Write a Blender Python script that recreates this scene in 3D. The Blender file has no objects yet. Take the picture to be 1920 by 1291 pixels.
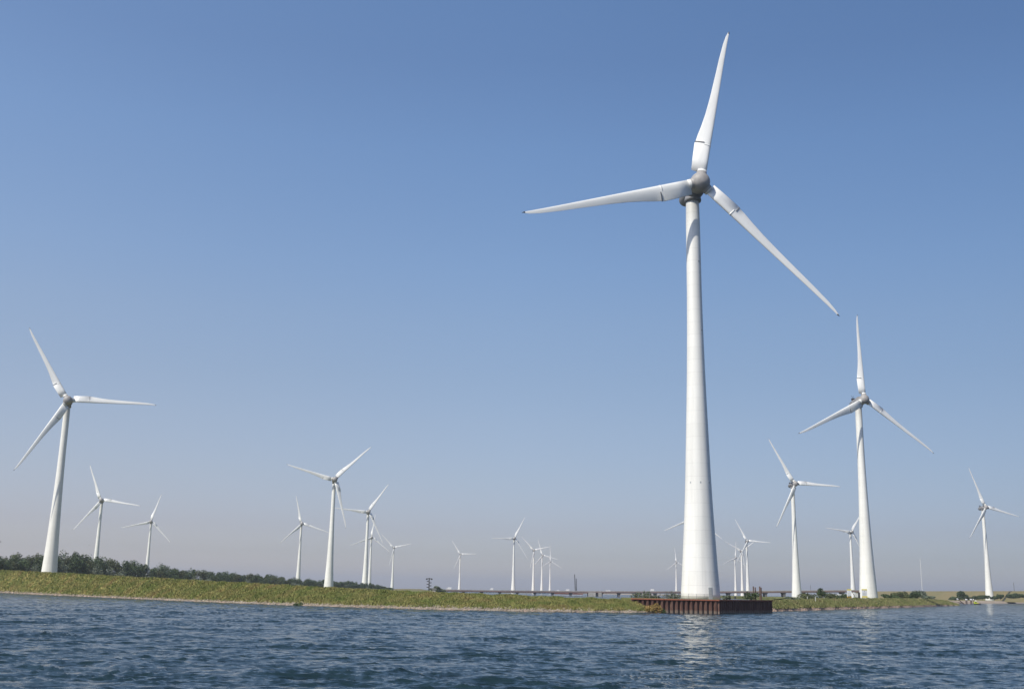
import bpy, math, random
import numpy as np
from mathutils import Vector, Matrix
random.seed(7); RNG=np.random.default_rng(7)
R_=math.radians
S=bpy.context.scene
# ------------------------------------------------------------------ camera
HC=3.4; F=2028.0; PITCH=0.22337; ROLL=0.01797
fw=np.array([0,math.cos(PITCH),math.sin(PITCH)]); up0=np.array([0,-math.sin(PITCH),math.cos(PITCH)]); rt0=np.array([1.,0,0])
rt=rt0*math.cos(ROLL)+up0*math.sin(ROLL); up=up0*math.cos(ROLL)-rt0*math.sin(ROLL)
cd=bpy.data.cameras.new("camera"); cam=bpy.data.objects.new("camera",cd); S.collection.objects.link(cam); S.camera=cam
cd.sensor_width=36; cd.lens=F/1920*36; cd.clip_start=0.5; cd.clip_end=60000
m=Matrix(((rt[0],up[0],-fw[0],0),(rt[1],up[1],-fw[1],0),(rt[2],up[2],-fw[2],HC),(0,0,0,1)))
cam.matrix_world=m
S.render.resolution_x=1024; S.render.resolution_y=688
S.view_settings.view_transform='Standard'; S.view_settings.look='None'; S.view_settings.exposure=0.0; S.view_settings.gamma=1
S.view_settings.use_curve_mapping=False
# ------------------------------------------------------------------ world + sun
SAZ=R_(48); SEL=R_(49)
sdir=Vector((-math.sin(SAZ)*math.cos(SEL),-math.cos(SAZ)*math.cos(SEL),math.sin(SEL)))
w=bpy.data.worlds.new("World"); S.world=w; w.use_nodes=True
nt=w.node_tree; bg=nt.nodes['Background']
sky=nt.nodes.new('ShaderNodeTexSky'); sky.sky_type='NISHITA'; sky.sun_disc=False
sky.sun_elevation=SEL; sky.sun_rotation=math.atan2(sdir.x,sdir.y); sky.altitude=0
sky.air_density=1.0; sky.dust_density=1.0; sky.ozone_density=1.5
# the haze layer of this day's air, by elevation
tc=nt.nodes.new('ShaderNodeTexCoord'); sp=nt.nodes.new('ShaderNodeSeparateXYZ'); nt.links.new(tc.outputs['Generated'],sp.inputs[0])
rp=nt.nodes.new('ShaderNodeValToRGB'); nt.links.new(sp.outputs[2],rp.inputs[0])
SKYR=[(0.0,(1.5,1.42,1.65)),(0.03,(1.0,.985,1.22)),(0.053,(.95,.90,1.12)),(0.10,(1.04,.975,1.10)),(0.15,(1.13,1.06,1.13)),(0.19,(1.17,1.12,1.17)),(0.24,(1.24,1.22,1.27)),(0.29,(1.24,1.29,1.38)),(0.39,(1.21,1.35,1.50)),(0.46,(1.13,1.29,1.47)),(0.51,(1.15,1.34,1.53)),(0.65,(.85,.98,1.2)),(1.0,(.42,.48,.66))]
el=rp.color_ramp.elements
while len(el)>1: el.remove(el[-1])
el[0].position=SKYR[0][0]; el[0].color=(*SKYR[0][1],1)
for p,c in SKYR[1:]:
    e=el.new(p); e.color=(*c,1)
mx=nt.nodes.new('ShaderNodeMix'); mx.data_type='RGBA'; mx.blend_type='MULTIPLY'; mx.inputs[0].default_value=1
nt.links.new(sky.outputs[0],mx.inputs[6]); nt.links.new(rp.outputs[0],mx.inputs[7]); 
mrx=nt.nodes.new('ShaderNodeMapRange'); nt.links.new(sp.outputs[0],mrx.inputs[0]); mrx.inputs[1].default_value=-1; mrx.inputs[2].default_value=1
rp2=nt.nodes.new('ShaderNodeValToRGB'); nt.links.new(mrx.outputs[0],rp2.inputs[0]); e2=rp2.color_ramp.elements
e2[0].color=(1.2,1.15,1.1,1); e2[1].color=(.40,.46,.54,1)
for p_,c_ in ((.3,(1.15,1.09,1.05)),(.5,(1,1,1)),(.7,(.79,.83,.865))): e3=e2.new(p_); e3.color=(*c_,1)
mx2=nt.nodes.new('ShaderNodeMix'); mx2.data_type='RGBA'; mx2.blend_type='MULTIPLY'; mx2.inputs[0].default_value=1
nt.links.new(mx.outputs[2],mx2.inputs[6]); nt.links.new(rp2.outputs[0],mx2.inputs[7]); nt.links.new(mx2.outputs[2],bg.inputs[0])
bg.inputs[1].default_value=0.10
sl=bpy.data.lights.new("sun",'SUN'); sl.energy=4.4; sl.angle=R_(0.5); sl.color=(1,.945,.825)
so=bpy.data.objects.new("sun",sl); S.collection.objects.link(so); so.rotation_euler=sdir.to_track_quat('Z','Y').to_euler()
S.cycles.volume_bounces=0

# ------------------------------------------------------------------ helpers
COL=S.collection
def ray(px,py): return rt*((px-960)/F)+up*((645.5-py)/F)+fw
def G(px,py,z=0.0):                       # where a sight line meets height z
    d=ray(px,py); t=(z-HC)/d[2]; return np.array([d[0]*t,d[1]*t,z])
def P(px,py,d):                           # point on a sight line at forward distance d (metres north)
    r=ray(px,py); t=d/r[1]; return np.array([r[0]*t,d,HC+r[2]*t])
def tag(o,label=None,cat=None,group=None,kind=None):
    if label: o['label']=label
    if cat: o['category']=cat
    if group: o['group']=group
    if kind: o['kind']=kind
    return o
def link(name,me,parent=None,loc=None,mat=None):
    o=bpy.data.objects.new(name,me); COL.objects.link(o)
    if parent: o.parent=parent
    if loc is not None: o.location=loc
    if mat and me: 
        me.materials.clear()
        for q in (mat if isinstance(mat,(list,tuple)) else [mat]): me.materials.append(q)
    return o
def empty(name,loc,rz=0):
    o=bpy.data.objects.new(name,None); COL.objects.link(o); o.location=loc; o.rotation_euler=(0,0,rz); o.empty_display_size=.5; return o
class MB:
    def __init__(s): s.v=[]; s.f=[]; s.m=[]
    def add(s,v,f,mi=0):
        b=len(s.v); s.v+=[tuple(map(float,a)) for a in v]; s.f+=[tuple(b+i for i in q) for q in f]; s.m+=[mi]*len(f)
    def box(s,c,d,rz=0,mi=0,bev=0):
        x,y,z=[a/2 for a in d]; cs,sn=math.cos(rz),math.sin(rz)
        vs=[(i*x,j*y,k*z) for k in(-1,1) for j in(-1,1) for i in(-1,1)]
        vs=[(c[0]+a*cs-b*sn,c[1]+a*sn+b*cs,c[2]+e) for a,b,e in vs]
        s.add(vs,[(0,2,3,1),(4,5,7,6),(0,1,5,4),(2,6,7,3),(0,4,6,2),(1,3,7,5)],mi)
    def tube(s,pts,rad,n=8,mi=0,cap=True):
        pts=[np.array(p,float) for p in pts]; 
        if not isinstance(rad,(list,tuple)): rad=[rad]*len(pts)
        vs=[]; fs=[]
        for i,p in enumerate(pts):
            t=pts[min(i+1,len(pts)-1)]-pts[max(i-1,0)]; t/=np.linalg.norm(t)
            a=np.cross(t,[0,0,1.]) if abs(t[2])<.95 else np.cross(t,[0,1.,0]); a/=np.linalg.norm(a); b=np.cross(t,a)
            for k in range(n):
                q=2*math.pi*k/n; vs.append(p+rad[i]*(a*math.cos(q)+b*math.sin(q)))
        for i in range(len(pts)-1):
            for k in range(n): fs.append((i*n+k,i*n+(k+1)%n,(i+1)*n+(k+1)%n,(i+1)*n+k))
        if cap: fs.append(tuple(range(n))[::-1]); fs.append(tuple((len(pts)-1)*n+k for k in range(n)))
        s.add(vs,fs,mi)
    def lathe(s,prof,n=32,mi=0,c=(0,0,0)):
        vs=[(c[0]+r*math.cos(2*math.pi*k/n),c[1]+r*math.sin(2*math.pi*k/n),c[2]+z) for z,r in prof for k in range(n)]
        fs=[(i*n+k,i*n+(k+1)%n,(i+1)*n+(k+1)%n,(i+1)*n+k) for i in range(len(prof)-1) for k in range(n)]
        fs.append(tuple(range(n))[::-1]); fs.append(tuple((len(prof)-1)*n+k for k in range(n)))
        s.add(vs,fs,mi)
    def mesh(s,name,smooth=False,mats=None):
        me=bpy.data.meshes.new(name); me.from_pydata(s.v,[],s.f)
        if mats:
            for q in mats: me.materials.append(q)
        if any(s.m): me.polygons.foreach_set('material_index',s.m)
        if smooth: me.polygons.foreach_set('use_smooth',[True]*len(s.f))
        me.update(); return me
    def build(s,name,mat,parent=None,loc=None,smooth=False):
        mats=mat if isinstance(mat,(list,tuple)) else [mat]
        return link(name,s.mesh(name,smooth,mats),parent,loc)
def fastmesh(name,V,Fq,mats,smooth=False,mi=None):
    me=bpy.data.meshes.new(name); V=np.asarray(V,np.float32); Fq=np.asarray(Fq,np.int32); k=Fq.shape[1]
    me.vertices.add(len(V)); me.vertices.foreach_set('co',V.ravel())
    me.loops.add(Fq.size); me.loops.foreach_set('vertex_index',Fq.ravel())
    me.polygons.add(len(Fq)); me.polygons.foreach_set('loop_start',np.arange(0,Fq.size,k,dtype=np.int32))
    me.polygons.foreach_set('loop_total',np.full(len(Fq),k,np.int32))
    for q in mats: me.materials.append(q)
    if mi is not None: me.polygons.foreach_set('material_index',np.asarray(mi,np.int32))
    if smooth: me.polygons.foreach_set('use_smooth',np.ones(len(Fq),bool))
    me.update(calc_edges=True); me.validate(); return me
# ------------------------------------------------------------------ materials
def mat(name,col,rough=.6,col2=None,scale=1.0,detail=6,metal=0,stretch=(1,1,1),lo=.35,hi=.65,bump=0,spec=.5,extra=None,coord='Object',obrand=0,trans=0):
    M=bpy.data.materials.new(name); M.use_nodes=True; t=M.node_tree; b=t.nodes['Principled BSDF']
    b.inputs['Roughness'].default_value=rough; b.inputs['Metallic'].default_value=metal
    b.inputs['Specular IOR Level'].default_value=spec
    b.inputs['Base Color'].default_value=(*col,1)
    if col2:
        tc=t.nodes.new('ShaderNodeTexCoord'); mp=t.nodes.new('ShaderNodeMapping'); mp.inputs[3].default_value=stretch
        t.links.new(tc.outputs[coord],mp.inputs[0])
        n=t.nodes.new('ShaderNodeTexNoise'); n.inputs['Scale'].default_value=scale; n.inputs['Detail'].default_value=detail; n.inputs['Roughness'].default_value=.6
        t.links.new(mp.outputs[0],n.inputs['Vector'])
        r=t.nodes.new('ShaderNodeValToRGB'); r.color_ramp.elements[0].position=lo; r.color_ramp.elements[1].position=hi
        r.color_ramp.elements[0].color=(*col,1); r.color_ramp.elements[1].color=(*col2,1)
        if extra:
            for p,c in extra:
                e=r.color_ramp.elements.new(p); e.color=(*c,1)
        t.links.new(n.outputs[0],r.inputs[0]); out=r.outputs[0]
        if obrand:
            oi=t.nodes.new('ShaderNodeObjectInfo'); hs=t.nodes.new('ShaderNodeHueSaturation'); mr=t.nodes.new('ShaderNodeMapRange')
            mr.inputs[3].default_value=1-obrand; mr.inputs[4].default_value=1+obrand
            t.links.new(oi.outputs['Random'],mr.inputs[0]); t.links.new(mr.outputs[0],hs.inputs['Value']); t.links.new(out,hs.inputs['Color']); out=hs.outputs[0]
        t.links.new(out,b.inputs['Base Color'])
        if bump:
            bp=t.nodes.new('ShaderNodeBump'); bp.inputs['Strength'].default_value=1; bp.inputs['Distance'].default_value=bump
            t.links.new(n.outputs[0],bp.inputs['Height']); t.links.new(bp.outputs[0],b.inputs['Normal'])
    if trans:
        b.inputs['Transmission Weight'].default_value=0
    return M
def tower_mat():
    M=bpy.data.materials.new('white_tower_paint'); M.use_nodes=True; t=M.node_tree; L=t.links; b=t.nodes['Principled BSDF']
    b.inputs['Roughness'].default_value=.45
    tc=t.nodes.new('ShaderNodeTexCoord'); s=t.nodes.new('ShaderNodeSeparateXYZ'); L.new(tc.outputs['Object'],s.inputs[0])
    def math_(op,a,bv=None,c=None):
        n=t.nodes.new('ShaderNodeMath'); n.operation=op
        for i,x in enumerate((a,bv,c)):
            if x is None: continue
            if isinstance(x,(int,float)): n.inputs[i].default_value=x
            else: L.new(x,n.inputs[i])
        return n.outputs[0]
    z=s.outputs[2]
    fr=math_('FRACT',math_('DIVIDE',z,2.48)); ln=math_('LESS_THAN',fr,.028)
    sid=math_('FLOOR',math_('DIVIDE',z,2.48))
    wn=t.nodes.new('ShaderNodeTexWhiteNoise'); wn.noise_dimensions='1D'; L.new(sid,wn.inputs['W'])
    # vertical joint lines on the lowest shells
    an=math_('ARCTAN2',s.outputs[1],s.outputs[0]); fa=math_('FRACT',math_('MULTIPLY',math_('ADD',an,.05),8/(2*math.pi)))
    low=math_('LESS_THAN',z,14.8); vl=math_('MULTIPLY',math_('LESS_THAN',fa,.012),low)
    line=math_('MAXIMUM',ln,vl)
    n=t.nodes.new('ShaderNodeTexNoise'); mp=t.nodes.new('ShaderNodeMapping'); mp.inputs[3].default_value=(1.3,1.3,.07); L.new(tc.outputs['Object'],mp.inputs[0]); L.new(mp.outputs[0],n.inputs['Vector'])
    n.inputs['Scale'].default_value=.8; n.inputs['Detail'].default_value=6
    dirt=math_('MULTIPLY',math_('SUBTRACT',n.outputs[0],.38),.34)
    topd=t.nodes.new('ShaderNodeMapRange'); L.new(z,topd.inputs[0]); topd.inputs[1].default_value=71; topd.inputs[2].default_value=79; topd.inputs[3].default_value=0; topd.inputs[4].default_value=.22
    v=math_('SUBTRACT',math_('ADD',.86,math_('MULTIPLY',math_('SUBTRACT',wn.outputs[0],.5),.03)),math_('MAXIMUM',dirt,0))
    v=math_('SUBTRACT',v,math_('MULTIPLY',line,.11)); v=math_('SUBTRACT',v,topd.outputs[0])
    cb=t.nodes.new('ShaderNodeCombineColor'); L.new(v,cb.inputs[0]); L.new(math_('MULTIPLY',v,.985),cb.inputs[1]); L.new(math_('MULTIPLY',v,.93),cb.inputs[2])
    L.new(cb.outputs[0],b.inputs['Base Color']); return M
M_tower=tower_mat()
M_blade=mat('white_blade_gelcoat',(.86,.855,.83),.35,(.70,.70,.68),scale=.5,stretch=(1,1,.25),lo=.45,hi=.85)
M_hub=mat('grey_hub_shell',(.39,.37,.355),.55,(.30,.285,.275),scale=.9)
M_nac=mat('dark_grey_nacelle',(.26,.255,.26),.55,(.18,.18,.19),scale=.8)
M_dark=mat('dark_metal',(.03,.03,.033),.6,(.06,.058,.055),scale=3)
M_seam=mat('dark_seam_rubber',(.16,.16,.165),.8)
M_door=mat('grey_door_paint',(.42,.44,.44),.5,(.36,.38,.38),scale=2)
M_conc=mat('weathered_concrete',(.42,.40,.37),.85,(.26,.25,.235),scale=.6,stretch=(1,1,.3))
M_steelrust=mat('rusty_sheet_piling',(.092,.047,.035),.85,(.18,.105,.08),scale=1.1,stretch=(1,1,.35),lo=.3,hi=.72,bump=.02,extra=[(.5,(.125,.062,.046))])
_t=M_steelrust.node_tree; _b=_t.nodes['Principled BSDF']; _src=_b.inputs['Base Color'].links[0].from_socket
_g=_t.nodes.new('ShaderNodeNewGeometry'); _s=_t.nodes.new('ShaderNodeSeparateXYZ'); _t.links.new(_g.outputs['Position'],_s.inputs[0])
_n=_t.nodes.new('ShaderNodeTexNoise'); _n.inputs['Scale'].default_value=1.6; _t.links.new(_g.outputs['Position'],_n.inputs['Vector'])
_a=_t.nodes.new('ShaderNodeMath'); _a.operation='MULTIPLY_ADD'; _a.inputs[1].default_value=-.7; _t.links.new(_n.outputs[0],_a.inputs[0]); _t.links.new(_s.outputs[2],_a.inputs[2])
_m=_t.nodes.new('ShaderNodeMapRange'); _m.inputs[1].default_value=-.02; _m.inputs[2].default_value=.30; _m.inputs[3].default_value=.75; _m.inputs[4].default_value=0; _t.links.new(_a.outputs[0],_m.inputs[0])
_x=_t.nodes.new('ShaderNodeMix'); _x.data_type='RGBA'; _t.links.new(_m.outputs[0],_x.inputs[0]); _t.links.new(_src,_x.inputs[6]); _x.inputs[7].default_value=(.24,.19,.15,1); _t.links.new(_x.outputs[2],_b.inputs['Base Color'])
M_cap=mat('orange_rust_capping',(.38,.125,.07),.8,(.24,.085,.055),scale=2.5)
M_white=mat('white_paint',(.8,.8,.79),.4,(.68,.68,.66),scale=1.5)
M_rail=mat('galvanised_steel',(.33,.34,.34),.5,(.24,.25,.25),scale=3,metal=.3)
M_glass=mat('dark_window_glass',(.03,.04,.05),.1)
M_yellow=mat('yellow_board_paint',(.80,.66,.02),.5,(.70,.56,.02),scale=3)
M_panel=mat('white_board_paint',(.78,.79,.82),.5,(.70,.71,.75),scale=2)
M_bridge=mat('reddish_bridge_girder',(.23,.155,.145),.75,(.17,.125,.12),scale=.12)
M_rust=mat('rusty_steel_pile',(.16,.09,.065),.85,(.09,.06,.05),scale=1.5)
M_pileW=mat('white_pile_cap',(.85,.85,.85),.5)
M_bark=mat('bark',(.10,.08,.06),.9,(.05,.04,.03),scale=4)
def leafmat(name,a,b,s=.5,r=.12): return mat(name,a,.65,b,scale=s,detail=3,lo=.3,hi=.7,spec=.25,obrand=r)
M_leafD=leafmat('dark_green_leaves',(.036,.060,.026),(.085,.120,.050))
M_leafO=leafmat('olive_green_leaves',(.060,.075,.030),(.11,.125,.055))
M_leafS=leafmat('silver_green_leaves',(.10,.125,.085),(.21,.235,.175))
M_leafY=leafmat('yellowing_leaves',(.26,.20,.05),(.36,.22,.09),s=1.2)
M_leafG=leafmat('grey_green_leaves',(.095,.12,.08),(.15,.175,.12))

# ------------------------------------------------------------------ water
def water_material():
    M=bpy.data.materials.new('wind_ruffled_water'); M.use_nodes=True; t=M.node_tree; L=t.links; b=t.nodes['Principled BSDF']
    b.inputs['Base Color'].default_value=(.014,.031,.038,1); b.inputs['Roughness'].default_value=.10; b.inputs['IOR'].default_value=1.333
    geo=t.nodes.new('ShaderNodeNewGeometry'); acc=geo.outputs['Normal']
    fa=t.nodes.new('ShaderNodeAttribute'); fa.attribute_name='fine_chop'; fm=t.nodes.new('ShaderNodeMath'); fm.operation='MULTIPLY_ADD'; fm.inputs[1].default_value=CHOP; fm.inputs[2].default_value=1.0; L.new(fa.outputs['Fac'],fm.inputs[0])
    for sc,st,k in ((.42,(.45,1,1),WK[0]),(1.5,(.5,1,1),WK[1]),(4.2,(.5,1,1),WK[2])):
        mp=t.nodes.new('ShaderNodeMapping'); mp.inputs[3].default_value=st; mp.inputs[2].default_value=(0,0,R_(14)); L.new(geo.outputs['Position'],mp.inputs[0])
        n=t.nodes.new('ShaderNodeTexNoise'); n.inputs['Scale'].default_value=sc; n.inputs['Detail'].default_value=3; n.inputs['Roughness'].default_value=.55
        L.new(mp.outputs[0],n.inputs['Vector'])
        sb=t.nodes.new('ShaderNodeVectorMath'); sb.operation='SUBTRACT'; L.new(n.outputs['Color'],sb.inputs[0]); sb.inputs[1].default_value=(.5,.5,.5)
        ml=t.nodes.new('ShaderNodeVectorMath'); ml.operation='MULTIPLY'; L.new(sb.outputs[0],ml.inputs[0]); ml.inputs[1].default_value=(k*.7,k,0)
        ad=t.nodes.new('ShaderNodeVectorMath'); ad.operation='MULTIPLY_ADD'; L.new(ml.outputs[0],ad.inputs[0]); L.new(fm.outputs[0],ad.inputs[1]); L.new(acc,ad.inputs[2]); acc=ad.outputs[0]
    nm=t.nodes.new('ShaderNodeVectorMath'); nm.operation='NORMALIZE'; L.new(acc,nm.inputs[0]); L.new(nm.outputs[0],b.inputs['Normal'])
    return M
WK=(.62,1.0,1.05); CHOP=1.1
def build_water():
    rs=[2.0]
    while rs[-1]<420: 
        r=rs[-1]; rs.append(r+max(.11,.0026*r) if r>28 else r+.8)
    while rs[-1]<16000: rs.append(rs[-1]*1.12)
    rs=np.array(rs)
    th=[-34.0+i*.09 for i in range(int(68/.09)+1)]
    a=th[-1]; rest=[]
    while a+3<326: a+=3; rest.append(a)
    th=np.radians(np.array(th+rest)); nT=len(th); nR=len(rs)
    X=rs[:,None]*np.sin(th)[None]; Y=rs[:,None]*np.cos(th)[None]; Z=np.zeros_like(X)
    sp=np.maximum(.11,.0026*rs); sp=np.where(rs<28,.8,sp); sp=np.where(rs>420,1e3,sp)[:,None]*np.ones((1,nT))
    dense=(np.abs(th)<R_(34.01))[None]; sp=np.where(dense,sp,np.maximum(sp,rs[:,None]*.052))
    DX=np.zeros_like(X); DY=np.zeros_like(X); g=np.random.default_rng(3)
    wd=R_(106)   # travel direction of the wind waves
    N=76
    lam=np.exp(g.uniform(math.log(.42),math.log(4.4),N)); ang=wd+g.normal(0,.42,N)
    # patchy gusts
    gust=1+.28*np.sin(X*.045+1.3*np.sin(Y*.021))*np.sin(Y*.028+2+np.sin(X*.017))
    for l,an,ph in zip(lam,ang,g.uniform(0,6.28,N)):
        k=2*math.pi/l; amp=.0125*l*min(1,(1.7/l)**1.2)*(1.25 if l<1.3 else 1)*WAMP*math.sqrt(1/ (N/60))
        att=np.clip((l/sp-2.5)/3.0,0,1)*gust
        cx,cy=math.cos(an),math.sin(an); ps=k*(cx*X+cy*Y)+ph
        Z+=amp*att*np.cos(ps); DX-=amp*att*.85*cx*np.sin(ps); DY-=amp*att*.85*cy*np.sin(ps)
    # sharp meandering crests
    for lm,A,npos in ((2.1,.075,9),(1.15,.040,9),(.65,.020,9)):
        Sx=np.zeros_like(X); Mo=np.zeros_like(X)
        for q in range(npos):
            l=lm*2*g.uniform(.7,1.5); an=wd+g.normal(0,.42); k=2*math.pi/l; Sx+=np.sin(k*(math.cos(an)*X+math.sin(an)*Y)+g.uniform(0,6.28))
        for q in range(4):
            l=lm*g.uniform(4,9); an=g.uniform(0,6.28); k=2*math.pi/l; Mo+=np.sin(k*(math.cos(an)*X+math.sin(an)*Y)+g.uniform(0,6.28))
        Sx/=math.sqrt(npos/2); att=np.clip((lm/sp-2.0)/3.0,0,1)*np.clip(.55+.45*Mo,0,1.5)*gust
        Z+=A*att*RAMP*np.exp(-np.abs(Sx)*3.6)
    V=np.stack([X+DX,Y+DY,Z],-1).reshape(-1,3)
    i=np.arange(nR-1)[:,None]*nT; j=np.arange(nT)[None]; jn=(j+1)%nT
    Fq=np.stack([i+j,i+nT+j,i+nT+jn,i+jn],-1).reshape(-1,4)[:, ::-1]
    me=fastmesh('water',V,Fq,[water_material()],True)
    # chop too fine for the mesh at this distance: carried by the surface normal instead
    ch=1-np.clip((1.9/sp-2.0)/5.0,0,1); at=me.attributes.new('fine_chop','FLOAT','POINT'); at.data.foreach_set('value',ch.astype(np.float32).ravel())
    return tag(link('water',me),kind='structure')
WAMP=0.34; RAMP=1.5
build_water()

# ------------------------------------------------------------------ banks
def grass_mat(name,dry,green,red,sc=.25):
    M=bpy.data.materials.new(name); M.use_nodes=True; t=M.node_tree; L=t.links; b=t.nodes['Principled BSDF']; b.inputs['Roughness'].default_value=.85; b.inputs['Specular IOR Level'].default_value=.15
    tc=t.nodes.new('ShaderNodeTexCoord')
    def noise(s,d=6,st=(1,1,1),rg=.65):
        mp=t.nodes.new('ShaderNodeMapping'); mp.inputs[3].default_value=st; L.new(tc.outputs['Object'],mp.inputs[0])
        n=t.nodes.new('ShaderNodeTexNoise'); n.inputs['Scale'].default_value=s; n.inputs['Detail'].default_value=d; n.inputs['Roughness'].default_value=rg; L.new(mp.outputs[0],n.inputs['Vector']); return n.outputs[0]
    r=t.nodes.new('ShaderNodeValToRGB'); e=r.color_ramp.elements; e[0].position=.3; e[0].color=(*green,1); e[1].position=.72; e[1].color=(*red,1)
    m_=e.new(.46); m_.color=(*[(x+y)/2 for x,y in zip(green,dry)],1); m2=e.new(.58); m2.color=(*dry,1)
    L.new(noise(sc),r.inputs[0])
    r2=t.nodes.new('ShaderNodeValToRGB'); e=r2.color_ramp.elements; e[0].position=.3; e[0].color=(.76,.79,.75,1); e[1].position=.7; e[1].color=(1.2,1.16,1.08,1)
    L.new(noise(1.7,4),r2.inputs[0])
    m3=t.nodes.new('ShaderNodeMix'); m3.data_type='RGBA'; m3.blend_type='MULTIPLY'; m3.inputs[0].default_value=1; L.new(r.outputs[0],m3.inputs[6]); L.new(r2.outputs[0],m3.inputs[7]); L.new(m3.outputs[2],b.inputs['Base Color'])
    return M
M_grass=grass_mat('bank_grass',(.27,.225,.085),(.135,.155,.042),(.25,.155,.085))
M_grassR=grass_mat('right_bank_grass',(.18,.18,.07),(.10,.13,.04),(.18,.14,.075))
M_blades=grass_mat('long_grass_blades',(.31,.285,.115),(.16,.215,.06),(.30,.20,.10))
M_bladesR=grass_mat('right_grass_blades',(.26,.25,.12),(.15,.185,.065),(.25,.195,.11))
M_dike=grass_mat('dry_sea_dike_grass',(.215,.18,.095),(.175,.16,.08),(.225,.175,.10),sc=.03)
M_stone=mat('basalt_riprap',(.20,.165,.125),.9,(.37,.32,.26),scale=.9,lo=.4,hi=.66)
M_shore=mat('pinkish_shore_gravel',(.42,.31,.24),.9,(.30,.215,.17),scale=1.6)
M_sand=mat('pinkish_sand',(.42,.33,.26),.95,(.33,.27,.20),scale=.05,stretch=(1,1,1))
M_land=grass_mat('polder_grass',(.20,.19,.07),(.12,.15,.045),(.2,.15,.07),sc=.03)

def hump(x,y,s,seed=0):
    return (np.sin(x*s+seed)*np.cos(y*s*1.3+seed*2)+.5*np.sin(x*s*2.3+1+seed)*np.sin(y*s*2.1+seed))/1.5
def bank(name,shore,crest,back,back_z,mats,seed=1,step=.6,stonew=1.25,zs=.40):
    """a bank from its water line (xy list) over its crest (xyz list) to its back foot (xy list)"""
    shore=np.array(shore); crest=np.array(crest); back=np.array(back)
    t0=np.linspace(0,1,len(shore)); Lg=np.sum(np.linalg.norm(np.diff(shore[:,:2],axis=0),axis=1)); n=int(Lg/step)
    t=np.linspace(0,1,n)
    ip=lambda A:np.stack([np.interp(t,t0,A[:,k]) for k in range(A.shape[1])],1)
    s=ip(shore[:,:2]); c=ip(crest); b=ip(back)
    s=s+ .35*np.stack([np.sin(t*Lg*.35),np.cos(t*Lg*.41+1)],1)*.7
    rows=[]; dv=c[:,:2]-s; ln=np.linalg.norm(dv,axis=1,keepdims=True)+1e-6; un=dv/ln
    sw=np.minimum(stonew/ln[:,0],.35)
    prof=[(-.28,-.9,0),(-.04,-.10,0),(0.0,.02,0)]
    for a,z,m_ in prof: 
        xy=s+dv*a; rows.append((np.column_stack([xy,np.full(n,z)]),0))
    xy=s+un*(sw[:,None]*ln*.45); rows.append((np.column_stack([xy,np.minimum(.22,c[:,2]*.3)]),0))
    xy=s+dv*sw[:,None]; z1=np.minimum(zs,c[:,2]*.3); rows.append((np.column_stack([xy,z1]),1))
    K=14
    for i in range(1,K+1):
        q=i/K; xy=s+dv*(sw[:,None]+(1-sw[:,None])*q); z=z1+(c[:,2]-z1)*(q**.93)
        h=.16*hump(xy[:,0],xy[:,1],.9,seed)+.10*hump(xy[:,0],xy[:,1],2.3,seed+1); 
        z=z+h*min(1,q*3)*np.minimum(1,c[:,2]/1.0)
        rows.append((np.column_stack([xy,z]),2))
    for q in (.12,.3,.6,1.0):
        xy=c[:,:2]+(b-c[:,:2])*q; z=c[:,2]*(1-q)+back_z*q if q>.12 else c[:,2]-.05
        rows.append((np.column_stack([xy,z*np.ones(n)]),2))
    xy=b+(b-c[:,:2])*.2; rows.append((np.column_stack([xy,np.full(n,-1.2)]),2))
    V=np.vstack([r for r,_ in rows]); m=len(rows)
    i=np.arange(m-1)[:,None]*n; j=np.arange(n-1)[None]
    Fq=np.stack([i+j,i+j+1,i+n+j+1,i+n+j],-1).reshape(-1,4)
    mi=np.repeat([min(2,rows[k+1][1]) if rows[k][1]>=1 or rows[k+1][1]>=1 else 0 for k in range(m-1)],n-1)
    o=link(name,fastmesh(name,V,Fq,mats,True,mi)); tag(o,kind='structure')
    return s,c,sw,dv,z1,t
def tufts(name,label,data,n,mat_,hmin,hmax,seed,top=1.0,zmul=.93,lowlim=0.0):
    s,c,sw,dv,z1,t=data; g=np.random.default_rng(seed)
    ii=g.integers(0,len(t),n); q=g.uniform(lowlim,top,n)
    k=g.random(n)<.18; q[k]=g.uniform(.93,1.03,k.sum())
    sw_=sw[ii]; xy=s[ii]+dv[ii]*(sw_+(1-sw_)*q)[:,None]+g.normal(0,.2,(n,2)); qq=np.clip(q,0,1)
    z=z1[ii]+(c[ii,2]-z1[ii])*qq**zmul; z+=(.16*hump(xy[:,0],xy[:,1],.9,1)+.10*hump(xy[:,0],xy[:,1],2.3,2))*np.minimum(1,qq*3)*np.minimum(1,c[ii,2])
    V=[];nb=5
    clump=.5+.5*hump(xy[:,0],xy[:,1],.55,4)
    H=(hmin+(hmax-hmin)*np.clip(clump+g.normal(0,.3,n),0,1.2))*np.minimum(1,.35+c[ii,2]*.35)
    allv=[]
    for b in range(nb):
        a=g.uniform(0,6.28,n); wv=g.uniform(.05,.12,n); ln_=g.uniform(.1,.5,n)*H; bx=xy+g.normal(0,.16,(n,2))
        ux,uy=np.cos(a),np.sin(a)
        v0=np.column_stack([bx[:,0]-uy*wv,bx[:,1]+ux*wv,z-.1]); v1=np.column_stack([bx[:,0]+uy*wv,bx[:,1]-ux*wv,z-.1])
        v2=np.column_stack([bx[:,0]+ux*ln_,bx[:,1]+uy*ln_,z+H*g.uniform(.6,1,n)])
        allv.append(np.stack([v0,v1,v2],1).reshape(-1,3))
    V=np.vstack(allv); Fq=np.arange(len(V)).reshape(-1,3)
    o=link(name,fastmesh(name,V,Fq,[mat_],False)); tag(o,label,'grass',kind='stuff'); return o
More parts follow.
